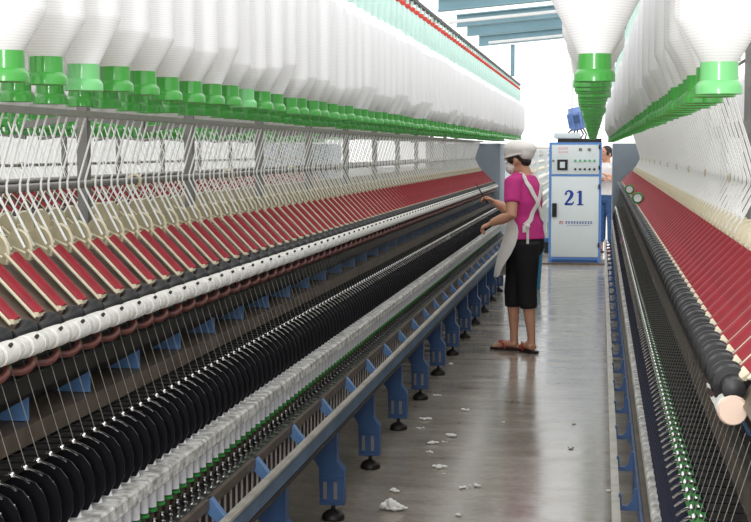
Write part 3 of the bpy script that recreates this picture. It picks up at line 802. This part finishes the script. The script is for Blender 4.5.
# stick in the far hand
a = Vector((-.557-.315, 10.84+.27, 1.125))
tag(MB().tube([a + Vector((.02,.0,-.03)), a, a + Vector((-.075,.02,.12))], [.006,.006,.004], 8).build('cleaning_stick', M['dark']), "thin dark stick held in the worker's far hand", 'stick')

JF = dict(head=(-.02,.0,1.44), neck=(.0,.0,1.335), chest=(.0,.0,1.15), pelvis=(.0,.0,.86), look=(-.7,-.7,-.1),
    shoL=(.12,-.05,1.27), elbL=(.12,-.15,1.07), wriL=(.0,-.25,1.13), hndL=(-.07,-.28,1.17), palmL=(0,.3,-1), thumbL=(-.2,.9,.3),
    shoR=(-.12,.06,1.27), elbR=(-.16,-.08,1.05), wriR=(-.05,-.24,1.08), hndR=(.02,-.28,1.1), palmR=(.1,.4,-1), thumbR=(0,-1,.3),
    hipL=(.07,-.04,.82), kneL=(.075,-.05,.45), ankL=(.08,-.03,.085), toeL=(.04,-.2,0), heelL=(.08,-.02,0),
    hipR=(-.07,.04,.82), kneR=(-.075,.02,.45), ankR=(-.075,.03,.085), toeR=(-.14,-.14,0), heelR=(-.07,.04,0), curl=.8, crop=.8)
fw_, G2 = person('person', (.085, 21.6, 0), (-.5, -.87), JF, 'person with dark hair and white top half hidden behind the numbered cabinet', M['tshirt2'], M['jeans'])

# ------------------------------------------------------------------ things beyond the worker
def sack(x, y, z, r, hgt, label):
    mb = MB().lathe([(.02,0),(r*.9,.01),(r*1.05,hgt*.3),(r,hgt*.7),(r*.55,hgt*.9),(r*.3,hgt),(r*.4,hgt*1.08),(.01,hgt*1.06)], 18, (x,y,z))
    o = mb.build('sack', M['sack']); evaluated(o, [('SUBSURF', dict(levels=2, render_levels=2))]); return tag(o, label, 'sack', 'white sacks by the cabinet')
sack(-.98, 20.6, 0, .17, .46, 'white tied sack on the floor left of the numbered cabinet, the taller one')
sack(-.93, 19.6, 0, .12, .26, 'small white sack at the left foot of the numbered cabinet')
bn = empty('waste_bin', (-.765, 15.7, 0)); tag(bn, 'cyan blue bin standing behind the worker in magenta', 'bin')
MB().lathe([(.12,.0),(.13,.005),(.155,.40),(.165,.41),(.165,.43),(.15,.43),(.148,.41),(.12,.02)], 24).build('bin_body', M['bin'], bn)
MB().lathe([(.16,.42),(.172,.425),(.172,.44),(.15,.442)], 24).build('bin_rim', M['lblue'], bn)
tb = empty('hand_truck', (-1.05, 21.5, 0)); tag(tb, 'blue trolley frame behind the white sacks', 'trolley')
MB().box(-.25,.35,-.2,.2,.16,.22).build('deck', M['blue'], tb, smooth=False)
MB().tube([(.33,-.18,.2),(.33,-.18,.85),(.33,.18,.85),(.33,.18,.2)], .018, 8).build('handle', M['blue'], tb)
for x in (-.18,.28):
    for y in (-.15,.15): MB().lathe([(.02,-.02),(.078,-.018),(.08,0),(.078,.018),(.02,.02)], 16, (x,y,.08), 'y').build('wheel', M['black'], tb)
# low machine in the next block beyond the cross aisle
fm = empty('drawing_frame', (-1.55, 22.6, 0)); tag(fm, 'low pale machine with long rails in the bay beyond the cabinet', 'machine')
MB().box(-.35,.5,0,14,.35,.8).build('bed', M['cab'], fm, smooth=False)
for i, (s, z, r, m_) in enumerate(((.62,.62,.03,'steel'),(.6,.78,.03,'white'),(.57,.92,.035,'steel'),(.55,1.05,.035,'white'),(.52,1.18,.03,'cream'),(.5,1.30,.03,'white'),(.47,1.42,.03,'steel'),(.44,1.54,.035,'white'))):
    MB().tube([(s,0,z),(s,14,z)], r, 10).build('rail', M[m_], fm)
for y in (.3, 4, 8, 12): MB().box(-.3,.58,y,y+.1,0,1.5).build('leg', M['cab'], fm, smooth=False)
# stool with a green box at the right edge of the cabinet
# ------------------------------------------------------------------ lint on the floor
def px_floor(px, py):
    Zd = 2184/(py-150.0)*1.006 - .114; dx = px-601
    x = dx*Zd*.9882/1456; y = (Zd + x*.153)/.9882
    return x, y
LN = [(428,420,.035,'pale lint tuft on the floor, the widest beside the black foot'),(421,429,.018,'small lint tuft by the foot, nearest the machine'),(451,437,.032,'lint tuft at the middle of the scattered bits'),
 (432,444,.03,'flat lint tuft left of the middle of the scattered bits'),(445,442.5,.014,'tiny lint tuft between two larger tufts'),(431,453,.02,'faint lint tuft below the flat one'),(440,468,.03,'thin lint strand lying across the floor'),
 (445,474,.012,'lint speck just below the thin strand'),(463,489,.02,'round lint ball on the grey floor'),(477,487,.025,'wispy lint tuft right of the round ball'),(394,511,.045,'large folded white lint clump nearest the camera'),
 (459,516,.022,'dull lint tuft at the bottom edge of the floor'),(466,411,.026,'lint strand high on the open floor'),(505,423,.014,"lone lint tuft in the middle of the aisle below the worker's reflection"),(393,492,.03,'long faint lint wisp by the nearest blue legs'),
 (438,396,.02,'lint tuft beside the machine foot, far'),(452,365,.03,"lint smear left of the worker's sandal"),(577,424,.02,'lint scrap on the paler floor at right'),(572,449,.022,'lint wisp on the paler floor, nearer'),(612,492,.022,"lint tuft beside the right machine's rail")]
for px, py, r, lab in LN:
    x, y = px_floor(px, py); mb = MB()
    for k in range(6):
        a = random.uniform(0, 6.28); q = random.uniform(0, r*.8)
        mb.ball((q*math.cos(a)*1.5, q*math.sin(a), r*.16), (r*random.uniform(.25,.55), r*random.uniform(.2,.5), r*random.uniform(.12,.3)), 9, 6)
    if 'folded' in lab:
        for k in range(7): mb.ball((-.04+.014*k, random.uniform(-.008,.008), .014+.005*(3-abs(k-2))), (.017, .014, .008+.005*(3-abs(k-2))), 9, 6)
    o = mb.build('lint_tuft', M['lint'], None, (x, y, .0)); zmin = min(v.co.z for v in o.data.vertices); o.location.z = -zmin
    tag(o, lab, 'lint', 'lint scraps on the floor')

# ------------------------------------------------------------------ light
w = D.worlds.new('World'); SC.world = w; w.use_nodes = True
bg = w.node_tree.nodes['Background']; bg.inputs['Color'].default_value = (1.0, 1.0, 1.0, 1); bg.inputs['Strength'].default_value = 1.15
def area(name, loc, size, power, rot):
    l = D.lights.new(name, 'AREA'); l.shape = 'RECTANGLE'; l.size = size[0]; l.size_y = size[1]; l.energy = power
    o = D.objects.new(name, l); COL.objects.link(o); o.location = loc; o.rotation_euler = rot
    return o
area('window_light', (-.3, -2.6, 2.3), (.6, 1.3), 70, (math.radians(80), 0, 0))

# ------------------------------------------------------------------ camera
cam = D.cameras.new('Camera'); co = D.objects.new('Camera', cam); COL.objects.link(co)
cam.sensor_width = 36; cam.lens = 1456/751*36; cam.clip_start = .05; cam.clip_end = 300
phi = math.atan(111/1456); psi = math.atan(226/1456*math.cos(phi))
co.location = (0, 0, 1.5); co.rotation_euler = (PI/2 - phi, 0, psi)
SC.camera = co
SC.view_settings.view_transform = 'Standard'; SC.view_settings.look = 'None'; SC.view_settings.gamma = 1; SC.view_settings.use_curve_mapping = False
SC.view_settings.exposure = .6
